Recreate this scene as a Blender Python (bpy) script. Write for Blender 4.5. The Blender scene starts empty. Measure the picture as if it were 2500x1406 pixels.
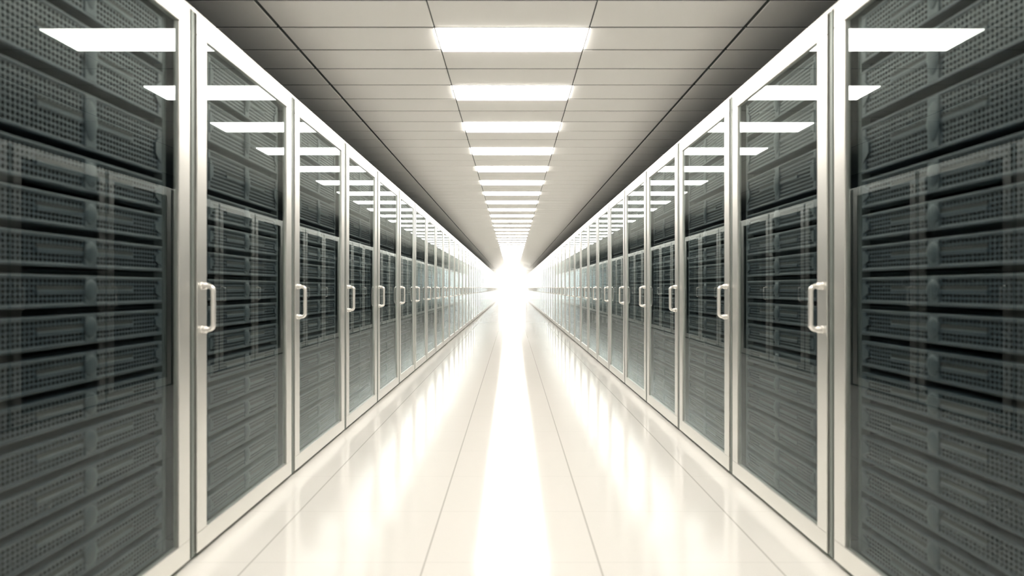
import bpy, bmesh, math, random
from mathutils import Vector, Matrix
PI = math.pi
SC = bpy.context.scene
COL = SC.collection

# ------------------------------------------------------------------ measures
FPX = 1750.0                 # focal length in pixels of the 2500 px wide frame
U = 1.2                      # half width of the aisle (camera axis to door faces)
H = 0.862 * U                # camera height
K = FPX * U
Y0 = K * 0.001287            # joint between the first and second visible cabinet
CW = K * 0.000587            # cabinet width
CEIL = H + 1.315 * U         # ceiling height
CAB_TOP = H + 0.882 * U
NCAB = 48                    # cabinets in view per row
Y_NEAR = Y0 - 2 * CW - 0.6
Y_END = Y0 + (NCAB - 1) * CW + 0.15
GX = 0.392 * U               # ceiling grid half pitch
WALL_X = 1.96 * U

# ------------------------------------------------------------------ camera, world, exposure
cd = bpy.data.cameras.new('camera')
cam = bpy.data.objects.new('camera', cd)
COL.objects.link(cam)
cam.location = (0, 0, H)
cam.rotation_euler = (PI / 2, 0, 0)
cd.sensor_width = 36.0
cd.lens = 36.0 * FPX / 2500.0
cd.clip_start = 0.02
cd.dof.use_dof = True
cd.dof.focus_distance = 8.5
cd.dof.aperture_fstop = 2.3
SC.camera = cam

w = bpy.data.worlds.new('world')
SC.world = w
w.use_nodes = True
w.node_tree.nodes['Background'].inputs[0].default_value = (0.5, 0.55, 0.6, 1)
w.node_tree.nodes['Background'].inputs[1].default_value = 0.02

vs = SC.view_settings
vs.view_transform = 'Standard'
vs.look = 'None'
vs.gamma = 1.0
vs.exposure = 0.0
vs.use_curve_mapping = False

LAMP = 18.8                  # radiance of the ceiling diffusers
LAMP_COL = (1.0, 0.945, 0.865, 1)
END_GLOW = 12.0
GLOW_DENSITY = 0.17
GLOW_START = 27.0

cy = SC.cycles
cy.use_denoising = True
cy.max_bounces = 14
cy.diffuse_bounces = 6
cy.glossy_bounces = 2
cy.transparent_max_bounces = 16
cy.volume_bounces = 5
cy.sample_clamp_indirect = 12.0
cy.caustics_reflective = True

# ------------------------------------------------------------------ materials
def principled(name, col, rough=0.5, metal=0.0, spec=0.5, coat=0.0):
    m = bpy.data.materials.new(name)
    m.use_nodes = True
    b = m.node_tree.nodes['Principled BSDF']
    b.inputs['Base Color'].default_value = (*col, 1)
    b.inputs['Roughness'].default_value = rough
    b.inputs['Metallic'].default_value = metal
    b.inputs['Specular IOR Level'].default_value = spec
    b.inputs['Coat Weight'].default_value = coat
    return m

def emissive(name, col, strength):
    m = bpy.data.materials.new(name)
    m.use_nodes = True
    nt = m.node_tree
    nt.nodes.clear()
    e = nt.nodes.new('ShaderNodeEmission')
    e.inputs[0].default_value = col
    e.inputs[1].default_value = strength
    o = nt.nodes.new('ShaderNodeOutputMaterial')
    nt.links.new(e.outputs[0], o.inputs[0])
    return m

def math_node(nt, op, a, b=None, c=None):
    n = nt.nodes.new('ShaderNodeMath')
    n.operation = op
    for i, v in enumerate((a, b, c)):
        if v is None:
            continue
        if isinstance(v, (int, float)):
            n.inputs[i].default_value = v
        else:
            nt.links.new(v, n.inputs[i])
    return n.outputs[0]

def glass_material():
    """Clear pane: Schlick reflection over tinted see-through."""
    m = bpy.data.materials.new('pane_glass')
    m.use_nodes = True
    nt = m.node_tree
    nt.nodes.clear()
    g = nt.nodes.new('ShaderNodeNewGeometry')
    d = nt.nodes.new('ShaderNodeVectorMath')
    d.operation = 'DOT_PRODUCT'
    nt.links.new(g.outputs['Normal'], d.inputs[0])
    nt.links.new(g.outputs['Incoming'], d.inputs[1])
    c = math_node(nt, 'ABSOLUTE', d.outputs['Value'])
    one = math_node(nt, 'SUBTRACT', 1.0, c)
    p = math_node(nt, 'POWER', one, 5.0)
    f = math_node(nt, 'MULTIPLY_ADD', p, 1 - GLASS_F0, GLASS_F0)
    f = math_node(nt, 'MULTIPLY', f, math_node(nt, 'SUBTRACT', 1.0, g.outputs['Backfacing']))
    t = nt.nodes.new('ShaderNodeBsdfTransparent')
    t.inputs[0].default_value = (0.93, 0.965, 0.95, 1)
    r = nt.nodes.new('ShaderNodeBsdfGlossy')
    r.inputs['Roughness'].default_value = 0.0
    r.inputs[0].default_value = (0.90, 0.985, 0.99, 1)
    mx = nt.nodes.new('ShaderNodeMixShader')
    nt.links.new(f, mx.inputs[0])
    nt.links.new(t.outputs[0], mx.inputs[1])
    nt.links.new(r.outputs[0], mx.inputs[2])
    o = nt.nodes.new('ShaderNodeOutputMaterial')
    nt.links.new(mx.outputs[0], o.inputs[0])
    return m

def floor_material():
    """Polished pale tiles: matte body under a clear glaze."""
    m = bpy.data.materials.new('polished_floor_tile')
    m.use_nodes = True
    nt = m.node_tree
    nt.nodes.clear()
    tc = nt.nodes.new('ShaderNodeTexCoord')
    sp = nt.nodes.new('ShaderNodeSeparateXYZ')
    nt.links.new(tc.outputs['Object'], sp.inputs[0])
    def line(coord, off, pitch, half):
        a = math_node(nt, 'SUBTRACT', coord, off)
        q = math_node(nt, 'PINGPONG', a, pitch / 2)     # 0 at the joint
        return math_node(nt, 'LESS_THAN', q, half)
    lx = line(sp.outputs[0], 0.2725 * U, 0.5465 * U, 0.0036)
    ly = line(sp.outputs[1], Y0, CW / 2, 0.0018)
    ly = math_node(nt, 'MULTIPLY', ly, 0.45)
    l = math_node(nt, 'MAXIMUM', lx, ly)
    mix = nt.nodes.new('ShaderNodeMix')
    mix.data_type = 'RGBA'
    mix.inputs['A'].default_value = (0.88, 0.86, 0.82, 1)
    mix.inputs['B'].default_value = (0.58, 0.565, 0.53, 1)
    nt.links.new(l, mix.inputs['Factor'])
    df = nt.nodes.new('ShaderNodeBsdfDiffuse')
    nt.links.new(mix.outputs['Result'], df.inputs['Color'])
    gl = nt.nodes.new('ShaderNodeBsdfGlossy')
    gl.distribution = 'BECKMANN'
    gl.inputs['Roughness'].default_value = 0.12
    fr = nt.nodes.new('ShaderNodeFresnel')
    fr.inputs['IOR'].default_value = 1.52
    mx = nt.nodes.new('ShaderNodeMixShader')
    nt.links.new(fr.outputs[0], mx.inputs[0])
    nt.links.new(df.outputs[0], mx.inputs[1])
    nt.links.new(gl.outputs[0], mx.inputs[2])
    o = nt.nodes.new('ShaderNodeOutputMaterial')
    nt.links.new(mx.outputs[0], o.inputs[0])
    return m

GLASS_F0 = 0.032
M = {}
M['floor'] = floor_material()
M['ceiling'] = principled('ceiling_tile_white', (0.975, 0.963, 0.935), 0.7, 0, 0.0)
M['ceiling_back'] = principled('ceiling_void_dark', (0.03, 0.035, 0.04), 0.8)
M['joint'] = principled('ceiling_joint_grey', (0.13, 0.145, 0.14), 0.7)
M['wall'] = principled('slate_wall_paint', (0.035, 0.05, 0.065), 0.7)
M['end_wall'] = principled('end_wall_white', (0.9, 0.89, 0.86), 0.6)
M['metal'] = principled('brushed_aluminium', (0.84, 0.835, 0.80), 0.33, 0.86)
M['chrome'] = principled('polished_steel', (0.92, 0.90, 0.86), 0.16, 0.6)
M['carcass'] = principled('cabinet_slate', (0.018, 0.025, 0.031), 0.45)
M['post'] = principled('cabinet_post_grey', (0.24, 0.27, 0.25), 0.4, 0.5)
M['plinth'] = principled('plinth_green_grey', (0.12, 0.15, 0.135), 0.45)
M['rail'] = principled('mounting_rail_grey', (0.10, 0.115, 0.12), 0.4, 0.5)
M['server'] = principled('server_slate', (0.019, 0.029, 0.041), 0.42)
M['server_block'] = principled('server_block_slate', (0.027, 0.038, 0.049), 0.5)
M['hole'] = principled('server_hole_black', (0.005, 0.006, 0.007), 0.7)
M['glass'] = glass_material()
M['lamp'] = emissive('lamp_diffuser', LAMP_COL, LAMP)
M['lamp_trim'] = principled('lamp_trim_white', (0.85, 0.84, 0.81), 0.4)
M['glow'] = emissive('added_end_glow', (1.0, 0.965, 0.90, 1), END_GLOW)  # emission of the panel added on the far wall

# ------------------------------------------------------------------ helpers
class MB:
    """Collects shapes in one bmesh; build() links them as ONE mesh object."""
    def __init__(self):
        self.bm = bmesh.new()
        self.mats = []
    def mi(self, m):
        if m not in self.mats:
            self.mats.append(m)
        return self.mats.index(m)
    def box(self, x0, x1, y0, y1, z0, z1, m, bevel=0.0, seg=1):
        b = bmesh.new()
        bmesh.ops.create_cube(b, size=1.0)
        for v in b.verts:
            v.co = Vector(((x0 + x1) / 2 + v.co.x * (x1 - x0),
                           (y0 + y1) / 2 + v.co.y * (y1 - y0),
                           (z0 + z1) / 2 + v.co.z * (z1 - z0)))
        if bevel > 0:
            bmesh.ops.bevel(b, geom=b.edges[:], offset=bevel, segments=seg, affect='EDGES', profile=0.5)
        self.merge(b, m)
    def merge(self, b, m, smooth=False):
        i = self.mi(m)
        bmesh.ops.recalc_face_normals(b, faces=b.faces[:])
        vm = {v: self.bm.verts.new(v.co) for v in b.verts}
        for f in b.faces:
            nf = self.bm.faces.new([vm[v] for v in f.verts])
            nf.material_index = i
            nf.smooth = smooth
        b.free()
    def prism(self, poly, x0, x1, m):
        """Outline in (y, z) pushed out along x."""
        b = bmesh.new()
        A = [b.verts.new((x0, p, q)) for p, q in poly]
        B = [b.verts.new((x1, p, q)) for p, q in poly]
        b.faces.new(A)
        b.faces.new(B)
        n = len(poly)
        for j in range(n):
            b.faces.new((A[j], A[(j + 1) % n], B[(j + 1) % n], B[j]))
        self.merge(b, m)
    def sweep(self, pts, r, m, binormal=Vector((0, 1, 0)), n=16):
        """Round tube along a planar path."""
        b = bmesh.new()
        rings = []
        for k, p in enumerate(pts):
            a = pts[max(k - 1, 0)]
            c = pts[min(k + 1, len(pts) - 1)]
            t = (c - a).normalized()
            nrm = binormal.cross(t).normalized()
            rings.append([b.verts.new(p + nrm * (r * math.cos(2 * PI * j / n)) + binormal * (r * math.sin(2 * PI * j / n)))
                          for j in range(n)])
        for a, c in zip(rings, rings[1:]):
            for j in range(n):
                b.faces.new((a[j], a[(j + 1) % n], c[(j + 1) % n], c[j]))
        b.faces.new(rings[0])
        b.faces.new(rings[-1][::-1])
        self.merge(b, m, True)
    def mesh(self, name):
        me = bpy.data.meshes.new(name)
        self.bm.to_mesh(me)
        self.bm.free()
        for m in self.mats:
            me.materials.append(m)
        return me
    def build(self, name, parent=None, loc=(0, 0, 0)):
        return obj(name, self.mesh(name), parent, loc)

def obj(name, me, parent=None, loc=(0, 0, 0)):
    o = bpy.data.objects.new(name, me)
    COL.objects.link(o)
    o.location = loc
    if parent is not None:
        o.parent = parent
    return o

def thing(name, label, cat, loc, group=None, rz=0.0):
    o = bpy.data.objects.new(name, None)
    o.empty_display_size = 0.1
    COL.objects.link(o)
    o.location = loc
    o.rotation_euler = (0, 0, rz)
    tag(o, label, cat, group)
    return o

def tag(o, label, cat, group=None):
    o['label'] = label
    o['category'] = cat
    if group:
        o['group'] = group

def structure(o):
    o['kind'] = 'structure'
    return o

KIDS = {}
def remember(root, parts):
    """parts: list of (object, [sub objects])"""
    KIDS[root.name] = parts
def dup(root, loc, label):
    r = root.copy()
    COL.objects.link(r)
    r.location = loc
    r['label'] = label
    for ch, subs in KIDS[root.name]:
        c = ch.copy()
        COL.objects.link(c)
        c.parent = r
        for s in subs:
            d = s.copy()
            COL.objects.link(d)
            d.parent = c
    return r

ONES = ('zeroth first second third fourth fifth sixth seventh eighth ninth tenth eleventh twelfth thirteenth fourteenth '
        'fifteenth sixteenth seventeenth eighteenth nineteenth').split()
TENS = {20: ('twenty', 'twentieth'), 30: ('thirty', 'thirtieth'), 40: ('forty', 'fortieth'), 50: ('fifty', 'fiftieth')}
def ordinal(n):
    if n < 20:
        return ONES[n]
    t, o = n // 10 * 10, n % 10
    return TENS[t][1] if o == 0 else TENS[t][0] + '-' + ONES[o]

# ------------------------------------------------------------------ the setting
mb = MB()
mb.box(-WALL_X, WALL_X, Y_NEAR, Y_END, -0.10, 0.0, M['floor'])
structure(mb.build('floor'))

# ceiling: tiles with chamfered edges and dark joints between them
TILE = CW / 3
XS = [-WALL_X - 0.0, -3 * GX, -GX, GX, 3 * GX, WALL_X + 0.0]
n0 = int(round((Y_NEAR - Y0) / TILE))
n1 = int(round((Y_END - Y0) / TILE))
JX, JY, TT = 0.009, 0.0095, 0.022
JC = 0.003                   # joint beside the lights
LIGHT_ROWS = [k for k in range(n0, n1) if k % 3 == 1]
mb = MB()
ci = mb.mi(M['ceiling'])
ji = mb.mi(M['joint'])
def ceiling_tile(x0, x1, y0, y1):
    """Open-backed tile with chamfered lower rim."""
    c = 0.005
    lv = []
    for (a, z) in ((0, CEIL + TT), (0, CEIL + c * 0.8), (c, CEIL)):
        lv.append([mb.bm.verts.new(p) for p in ((x0 + a, y0 + a, z), (x1 - a, y0 + a, z), (x1 - a, y1 - a, z), (x0 + a, y1 - a, z))])
    for A, B in zip(lv, lv[1:]):
        for j in range(4):
            f = mb.bm.faces.new((A[j], B[j], B[(j + 1) % 4], A[(j + 1) % 4]))
            f.material_index = ji if A is lv[0] else ci
    f = mb.bm.faces.new(lv[2][::-1])
    f.material_index = ci
for k in range(n0, n1):
    ya, yb = Y0 + k * TILE + JY, Y0 + (k + 1) * TILE - JY
    for j in range(5):
        if j == 2 and k % 3 == 1:
            continue
        ceiling_tile(XS[j] + (JC if j in (2, 3) else JX), XS[j + 1] - (JC if j in (1, 2) else JX), ya, yb)
mb.box(-WALL_X, WALL_X, Y_NEAR, Y_END, CEIL + TT, CEIL + TT + 0.1, M['ceiling_back'])
structure(mb.build('ceiling'))

for side, s in (('left', -1), ('right', 1)):
    mb = MB()
    a, b = sorted((s * WALL_X, s * (WALL_X + 0.12)))
    mb.box(a, b, Y_NEAR, Y_END, -0.1, CEIL + 0.12, M['wall'])
    structure(mb.build('wall_' + side))
mb = MB()
mb.box(-WALL_X - 0.12, WALL_X + 0.12, Y_NEAR - 0.12, Y_NEAR, -0.1, CEIL + 0.12, M['end_wall'])
structure(mb.build('wall_near'))
mb = MB()
mb.box(-WALL_X - 0.12, WALL_X + 0.12, Y_END, Y_END + 0.12, -0.1, CEIL + 0.12, M['end_wall'])
structure(mb.build('wall_far'))
mb = MB()
mb.box(-0.95 * U, 0.95 * U, Y_END - 0.03, Y_END - 0.001, 0.05, CEIL - 0.05, M['glow'], 0.006)
structure(mb.build('added_glow_panel_1'))  # emitting panel added to whiten the far end, no real window

# ------------------------------------------------------------------ ceiling lights
def make_light(loc, label):
    t = thing('ceiling_light', label, 'ceiling light', loc, 'square lights along the middle of the ceiling')
    hx, hy = GX - JC, TILE / 2 - 0.004
    f = MB()
    for (a, b, c, d) in ((-hx, hx, -hy, -hy + 0.008), (-hx, hx, hy - 0.008, hy),
                         (-hx, -hx + 0.008, -hy + 0.008, hy - 0.008), (hx - 0.008, hx, -hy + 0.008, hy - 0.008)):
        f.box(a, b, c, d, 0.0, 0.021, M['lamp_trim'])
    tr = f.build('trim_frame', t)
    d = MB()
    d.box(-hx + 0.008, hx - 0.008, -hy + 0.008, hy - 0.008, -0.013, 0.018, M['lamp'], 0.003)
    di = d.build('diffuser', t)
    remember(t, [(tr, []), (di, [])])
    return t
light_proto = None
seen = 0
for k in LIGHT_ROWS:
    y = Y0 + (k + 0.5) * TILE
    if y > 4.0:
        seen += 1
        lab = 'rectangular white ceiling light, %s from the near end of the row' % ordinal(seen)
    else:
        lab = 'rectangular white ceiling light overhead of the viewer, row place %s' % ordinal(k - n0 + 1)
    loc = (0, y, CEIL)
    if light_proto is None:
        light_proto = make_light(loc, lab)
    else:
        dup(light_proto, loc, lab)

# ------------------------------------------------------------------ server cabinets
GAP = 0.0255 * U             # joint line to door edge
ST = 0.072 * U               # stile width
RT = 0.064 * U               # rail height
DZ0 = H - 0.8436 * U
DZ1 = H + 0.8695 * U
DT = 0.022                   # door thickness
DEPTH = 0.9
PANE_IN = 0.006
SERVER_X = -0.030            # front face of servers behind the door face
def make_cabinet(s, loc, label):
    """s = +1: door faces +X (left row); s = -1: faces -X (right row). Local y runs away from the viewer."""
    t = thing('server_cabinet', label, 'server cabinet', loc,
              'glass-door server cabinets of the %s row' % ('left' if s > 0 else 'right'))
    def bx(mb, x0, x1, *rest):
        a, b = sorted((s * x0, s * x1))
        mb.box(a, b, *rest)
    PW = 0.0093 * U
    c = MB()
    e = 0.0008
    bx(c, -DEPTH, -0.026, e, 0.02, 0.035, CAB_TOP - 0.016, M['carcass'])                    # side panels
    bx(c, -DEPTH, -0.026, CW - 0.02, CW - e, 0.035, CAB_TOP - 0.016, M['carcass'])
    bx(c, -DEPTH, -DEPTH + 0.015, 0.02, CW - 0.02, 0.035, CAB_TOP - 0.016, M['carcass'])    # back
    bx(c, -DEPTH + 0.015, -0.026, 0.02, CW - 0.02, 0.035, H - 0.785 * U, M['carcass'])      # base
    bx(c, -DEPTH + 0.015, -0.026, 0.02, CW - 0.02, H + 0.808 * U, CAB_TOP - 0.016, M['carcass'])
    ca = c.build('carcass', t)
    p = MB()
    bx(p, -0.026, -0.003, e, PW, 0.02, CAB_TOP - 0.016, M['post'], 0.001)
    p1 = p.build('corner_post', t)
    p = MB()
    bx(p, -0.026, -0.003, CW - PW, CW - e, 0.02, CAB_TOP - 0.016, M['post'], 0.001)
    p2 = p.build('corner_post', t)
    p = MB()
    bx(p, -DEPTH, -0.06, e, CW - e, CAB_TOP - 0.016, CAB_TOP, M['carcass'])
    tp = p.build('top_panel', t)
    p = MB()
    bx(p, -0.06, -0.001, e, CW - e, CAB_TOP - 0.016, CAB_TOP, M['metal'], 0.002)
    cap = p.build('cap_strip', t)
    p = MB()
    bx(p, -DEPTH + 0.05, -0.022, e, CW - e, 0.0, 0.035, M['plinth'])
    pl = p.build('plinth', t)
    rails = []
    for y in (GAP + ST + 0.012, CW - GAP - ST - 0.034):
        r = MB()
        bx(r, -0.075, SERVER_X - 0.012, y, y + 0.022, H - 0.785 * U, H + 0.808 * U, M['rail'], 0.002)
        rails.append(r.build('mounting_rail', t))
    # door: rails run the full width, stiles between them
    d = MB()
    ya, yb = GAP, CW - GAP
    bx(d, -DT, 0, ya, yb, DZ0, DZ0 + RT, M['metal'], 0.0022, 2)
    bx(d, -DT, 0, ya, yb, DZ1 - RT, DZ1, M['metal'], 0.0022, 2)
    bx(d, -DT, 0, ya, ya + ST, DZ0 + RT, DZ1 - RT, M['metal'], 0.0022, 2)
    bx(d, -DT, 0, yb - ST, yb, DZ0 + RT, DZ1 - RT, M['metal'], 0.0022, 2)
    do = d.build('door', t)
    g = MB()
    bx(g, -0.013 , -0.008, ya + ST - PANE_IN, yb - ST + PANE_IN, DZ0 + RT - PANE_IN, DZ1 - RT + PANE_IN, M['glass'])
    gl = g.build('glass_pane', do)
    h = MB()
    yh = ya + ST * 0.46
    za, zb = H + 0.0066 * U, H - 0.1345 * U
    out, r, rr = 0.037 * U, 0.0078 * U, 0.017 * U
    pts = [Vector((0.0, yh, za)), Vector((s * (out - rr), yh, za))]
    for k in range(1, 9):
        a = k / 8 * PI / 2
        pts.append(Vector((s * (out - rr + rr * math.sin(a)), yh, za - rr + rr * math.cos(a))))
    for k in range(0, 9):
        a = k / 8 * PI / 2
        pts.append(Vector((s * (out - rr + rr * math.cos(a)), yh, zb + rr - rr * math.sin(a))))
    pts.append(Vector((0.0, yh, zb)))
    h.sweep(pts, r, M['chrome'])
    for z in (za, zb):
        h.sweep([Vector((0, yh, z)), Vector((s * 0.019, yh, z)), Vector((s * 0.0205, yh, z))], 0.0108 * U, M['chrome'], n=20)
        h.sweep([Vector((0, yh, z)), Vector((s * 0.004, yh, z))], 0.0125 * U, M['chrome'], n=20)
    ha = h.build('handle', do)
    remember(t, [(ca, []), (p1, []), (p2, []), (tp, []), (cap, []), (pl, []), (rails[0], []), (rails[1], []), (do, [gl, ha])])
    return t

for side, s in (('left', 1), ('right', -1)):
    proto = None
    for n in range(0, NCAB + 1):
        loc = (-s * U, Y0 + (n - 2) * CW, 0)
        if n == 0:
            lab = 'glass-door server cabinet beside the viewer, before the first framed one of the %s row' % side
        elif n == 1:
            lab = 'nearest glass-door server cabinet of the %s row, cut by the picture edge' % side
        elif n == NCAB:
            lab = 'glass-door server cabinet at the far glowing end of the %s row' % side
        else:
            lab = 'silver-framed glass-door server cabinet, %s from the near end of the %s row' % (ordinal(n), side)
        if proto is None:
            proto = make_cabinet(s, loc, lab)
        else:
            dup(proto, loc, lab)

# ------------------------------------------------------------------ servers
SW = 0.715 * U               # server width
bands = [0.800, 0.645, 0.485, 0.323, 0.2215]
while len(bands) < 16:
    bands.append(bands[-1] - 0.0914)
UNITS = [(b1, b0) for b0, b1 in zip(bands, bands[1:])]      # (bottom, top) in U from the camera height
GAPZ = 0.0185 * U             # dark slot between servers

def grille(mb, hgt, rows, cols, y0, y1, z0, z1, x=0.0):
    """Perforated sheet: a plate with eight-sided holes, each hole with its own depth."""
    i, hi = mb.mi(M['server']), mb.mi(M['hole'])
    dy, dz = (y1 - y0) / cols, (z1 - z0) / rows
    g = [[mb.bm.verts.new((x, y0 + a * dy, z0 + b * dz)) for b in range(rows + 1)] for a in range(cols + 1)]
    ry, rz = dy * 0.36, dz * 0.36
    k = 0.45
    oc = [(ry, -rz * k), (ry, rz * k), (ry * k, rz), (-ry * k, rz), (-ry, rz * k), (-ry, -rz * k), (-ry * k, -rz), (ry * k, -rz)]
    for a in range(cols):
        for b in range(rows):
            cy_, cz_ = y0 + (a + .5) * dy, z0 + (b + .5) * dz
            o = [mb.bm.verts.new((x, cy_ + p, cz_ + q)) for p, q in oc]
            w_ = [mb.bm.verts.new((x - 0.007, cy_ + p, cz_ + q)) for p, q in oc]
            A, B, C, D = g[a][b], g[a + 1][b], g[a + 1][b + 1], g[a][b + 1]
            fs = [(B, C, o[1], o[0]), (C, o[2], o[1]), (C, D, o[3], o[2]), (D, o[4], o[3]),
                  (D, A, o[5], o[4]), (A, o[6], o[5]), (A, B, o[7], o[6]), (B, o[0], o[7])]
            for f in fs:
                mb.bm.faces.new(f).material_index = i
            for j in range(8):
                mb.bm.faces.new((o[j], o[(j + 1) % 8], w_[(j + 1) % 8], w_[j])).material_index = hi
            mb.bm.faces.new(w_).material_index = hi

def server_shapes(hgt, rows):
    """Front face at local x = 0, facing +X, centred in y, bottom at z = 0. Returns name -> list of builders."""
    hh = hgt - GAPZ
    ear = 0.030
    half = SW / 2
    rim = 0.010
    zm = hh * 0.52
    def chassis(mb):
        mb.box(-0.62, -0.008, -half + 0.006, half - 0.006, 0.0, hh, M['server'])
        mb.box(-0.010, 0.004, -half, half, hh - rim, hh, M['server'], 0.003, 2)
        mb.box(-0.010, 0.004, -half, half, 0.0, rim, M['server'], 0.003, 2)
    def front(mb):
        grille(mb, hh, rows, 46, -half + ear, half - ear, rim, hh - rim)
    def block(mb):
        wv = 0.028
        mb.box(-0.006, 0.005, -wv, wv, rim * 0.6, hh - rim * 0.6, M['server_block'], 0.004, 2)
        d = bmesh.new()
        bmesh.ops.create_uvsphere(d, u_segments=20, v_segments=12, radius=1.0)
        for v in d.verts:
            v.co = Vector((0.004 + v.co.x * 0.008, v.co.y * (wv + 0.004), zm + v.co.z * hh * 0.36))
        mb.merge(d, M['server_block'], True)
    def grip(sgn):
        def f(mb):
            a, b = sorted((sgn * 0.030, sgn * 0.275 * SW))
            mb.box(-0.006, 0.0035, a, b, zm - 0.012, zm + 0.002, M['server'], 0.002)
            mb.box(-0.006, 0.0015, a, b, zm + 0.002, zm + 0.014, M['hole'])
        return f
    def earf(sgn):
        def f(mb):
            a, b = sorted((sgn * half, sgn * (half - ear)))
            mb.box(-0.010, 0.003, a, b, rim, hh - rim, M['server'], 0.0015)
            i0, i1 = sgn * (half - ear * 0.5), sgn * (half - ear - 0.022)
            mb.prism([(i0, hh * 0.22), (i1, hh * 0.40), (i1, hh * 0.62), (i0, hh * 0.80)], -0.004, 0.006, M['server_block'])
        return f
    return [('chassis', chassis), ('front_grille', front), ('center_block', block),
            ('grip_bar', grip(-1)), ('grip_bar', grip(1)), ('mounting_ear', earf(-1)), ('mounting_ear', earf(1))]

KINDS_ = {}
for j, (zb, zt) in enumerate(UNITS):
    key = round((zt - zb) * 1000)
    key = 'tall' if key > 120 else ('medium' if key > 95 else 'flat')
    KINDS_.setdefault(key, (zt - zb) * U)
ROWS = {'tall': 9, 'medium': 5, 'flat': 5}
def key_of(zb, zt):
    d = zt - zb
    return 'tall' if d > 0.12 else ('medium' if d > 0.095 else 'flat')

MESHES, WHOLE = {}, {}
for key, hgt in KINDS_.items():
    MESHES[key] = []
    allb = MB()
    for name, fn in server_shapes(hgt, ROWS[key]):
        m_ = MB()
        fn(m_)
        MESHES[key].append((name, m_.mesh(name)))
        fn(allb)
    WHOLE[key] = allb.mesh('rack_server')

PARTED, SINGLE = 5, 10       # cabinets per row whose servers show parts / are single things
YC = CW / 2
def server_loc(s, n, zb):
    return (-s * U + s * SERVER_X, Y0 + (n - 2) * CW + YC, H + zb * U + GAPZ / 2)
for side, s in (('left', 1), ('right', -1)):
    rz = 0.0 if s > 0 else PI
    protos = {}
    for n in range(1, SINGLE + 1):
        for j, (zb, zt) in enumerate(UNITS):
            key = key_of(zb, zt)
            where = 'nearest' if n == 1 else ordinal(n)
            pos = 'topmost' if j == 0 else ('lowest' if j == len(UNITS) - 1 else ordinal(j + 1) + ' from the top')
            lab = '%s dark perforated server, %s in the %s cabinet of the %s row' % (key, pos, where, side)
            grp = 'servers in the %s row of cabinets' % side
            loc = server_loc(s, n, zb)
            if n <= PARTED:
                pk = key
                if pk not in protos:
                    t = thing('rack_server', lab, 'server', loc, grp, rz)
                    parts = [(obj(nm, me, t), []) for nm, me in MESHES[key]]
                    remember(t, parts)
                    protos[pk] = t
                else:
                    dup(protos[pk], loc, lab)
            else:
                o = obj('rack_server', WHOLE[key], None, loc)
                o.rotation_euler = (0, 0, rz)
                tag(o, lab, 'server', grp)

# the rest of the servers, deep in the rows, as one mass
mb = MB()
for s in (1, -1):
    for n in [0] + list(range(SINGLE + 1, NCAB + 1)):
        for zb, zt in UNITS:
            x, y, z = server_loc(s, n, zb)
            hh = (zt - zb) * U - GAPZ
            def bx(x0, x1, *r):
                a, b = sorted((x + s * x0, x + s * x1))
                mb.box(a, b, *r)
            bx(-0.5, 0.0, y - SW / 2, y + SW / 2, z, z + hh, M['server'])
            bx(0.0, 0.007, y - 0.019, y + 0.019, z + 0.004, z + hh - 0.004, M['server_block'])
            bx(0.0, 0.009, y - 0.27 * SW, y - 0.021, z + hh / 2 - 0.005, z + hh / 2 + 0.004, M['server'])
            bx(0.0, 0.009, y + 0.021, y + 0.27 * SW, z + hh / 2 - 0.005, z + hh / 2 + 0.004, M['server'])
o = mb.build('distant_servers')
tag(o, 'dark servers behind the glass of the far cabinets down both rows', 'servers')
o['kind'] = 'stuff'

# ------------------------------------------------------------------ volume added to stand in for the bloom at the far end
hz = bpy.data.materials.new('glow_scatter')
hz.use_nodes = True
nt = hz.node_tree
nt.nodes.clear()
vsn = nt.nodes.new('ShaderNodeVolumeScatter')
vsn.inputs['Color'].default_value = (1.0, 0.985, 0.95, 1)
tcn = nt.nodes.new('ShaderNodeTexCoord')
spn = nt.nodes.new('ShaderNodeSeparateXYZ')
nt.links.new(tcn.outputs['Object'], spn.inputs[0])
mr = nt.nodes.new('ShaderNodeMapRange')          # thickens steadily towards the far wall
mr.inputs['From Min'].default_value = GLOW_START
mr.inputs['From Max'].default_value = Y_END
mr.inputs['To Min'].default_value = 0.0
mr.inputs['To Max'].default_value = GLOW_DENSITY
nt.links.new(spn.outputs[1], mr.inputs['Value'])
nt.links.new(mr.outputs[0], vsn.inputs['Density'])
vsn.inputs['Anisotropy'].default_value = 0.6
on = nt.nodes.new('ShaderNodeOutputMaterial')
nt.links.new(vsn.outputs[0], on.inputs['Volume'])
mb = MB()
mb.box(-U + 0.06, U - 0.06, GLOW_START, Y_END - 0.05, 0.02, CEIL - 0.03, hz)  # scattering box added to imitate lens bloom around the vanishing point
o = mb.build('glow_volume')
tag(o, 'pale volume added for the white glow at the far end of the aisle', 'glow_volume')
o['kind'] = 'stuff'
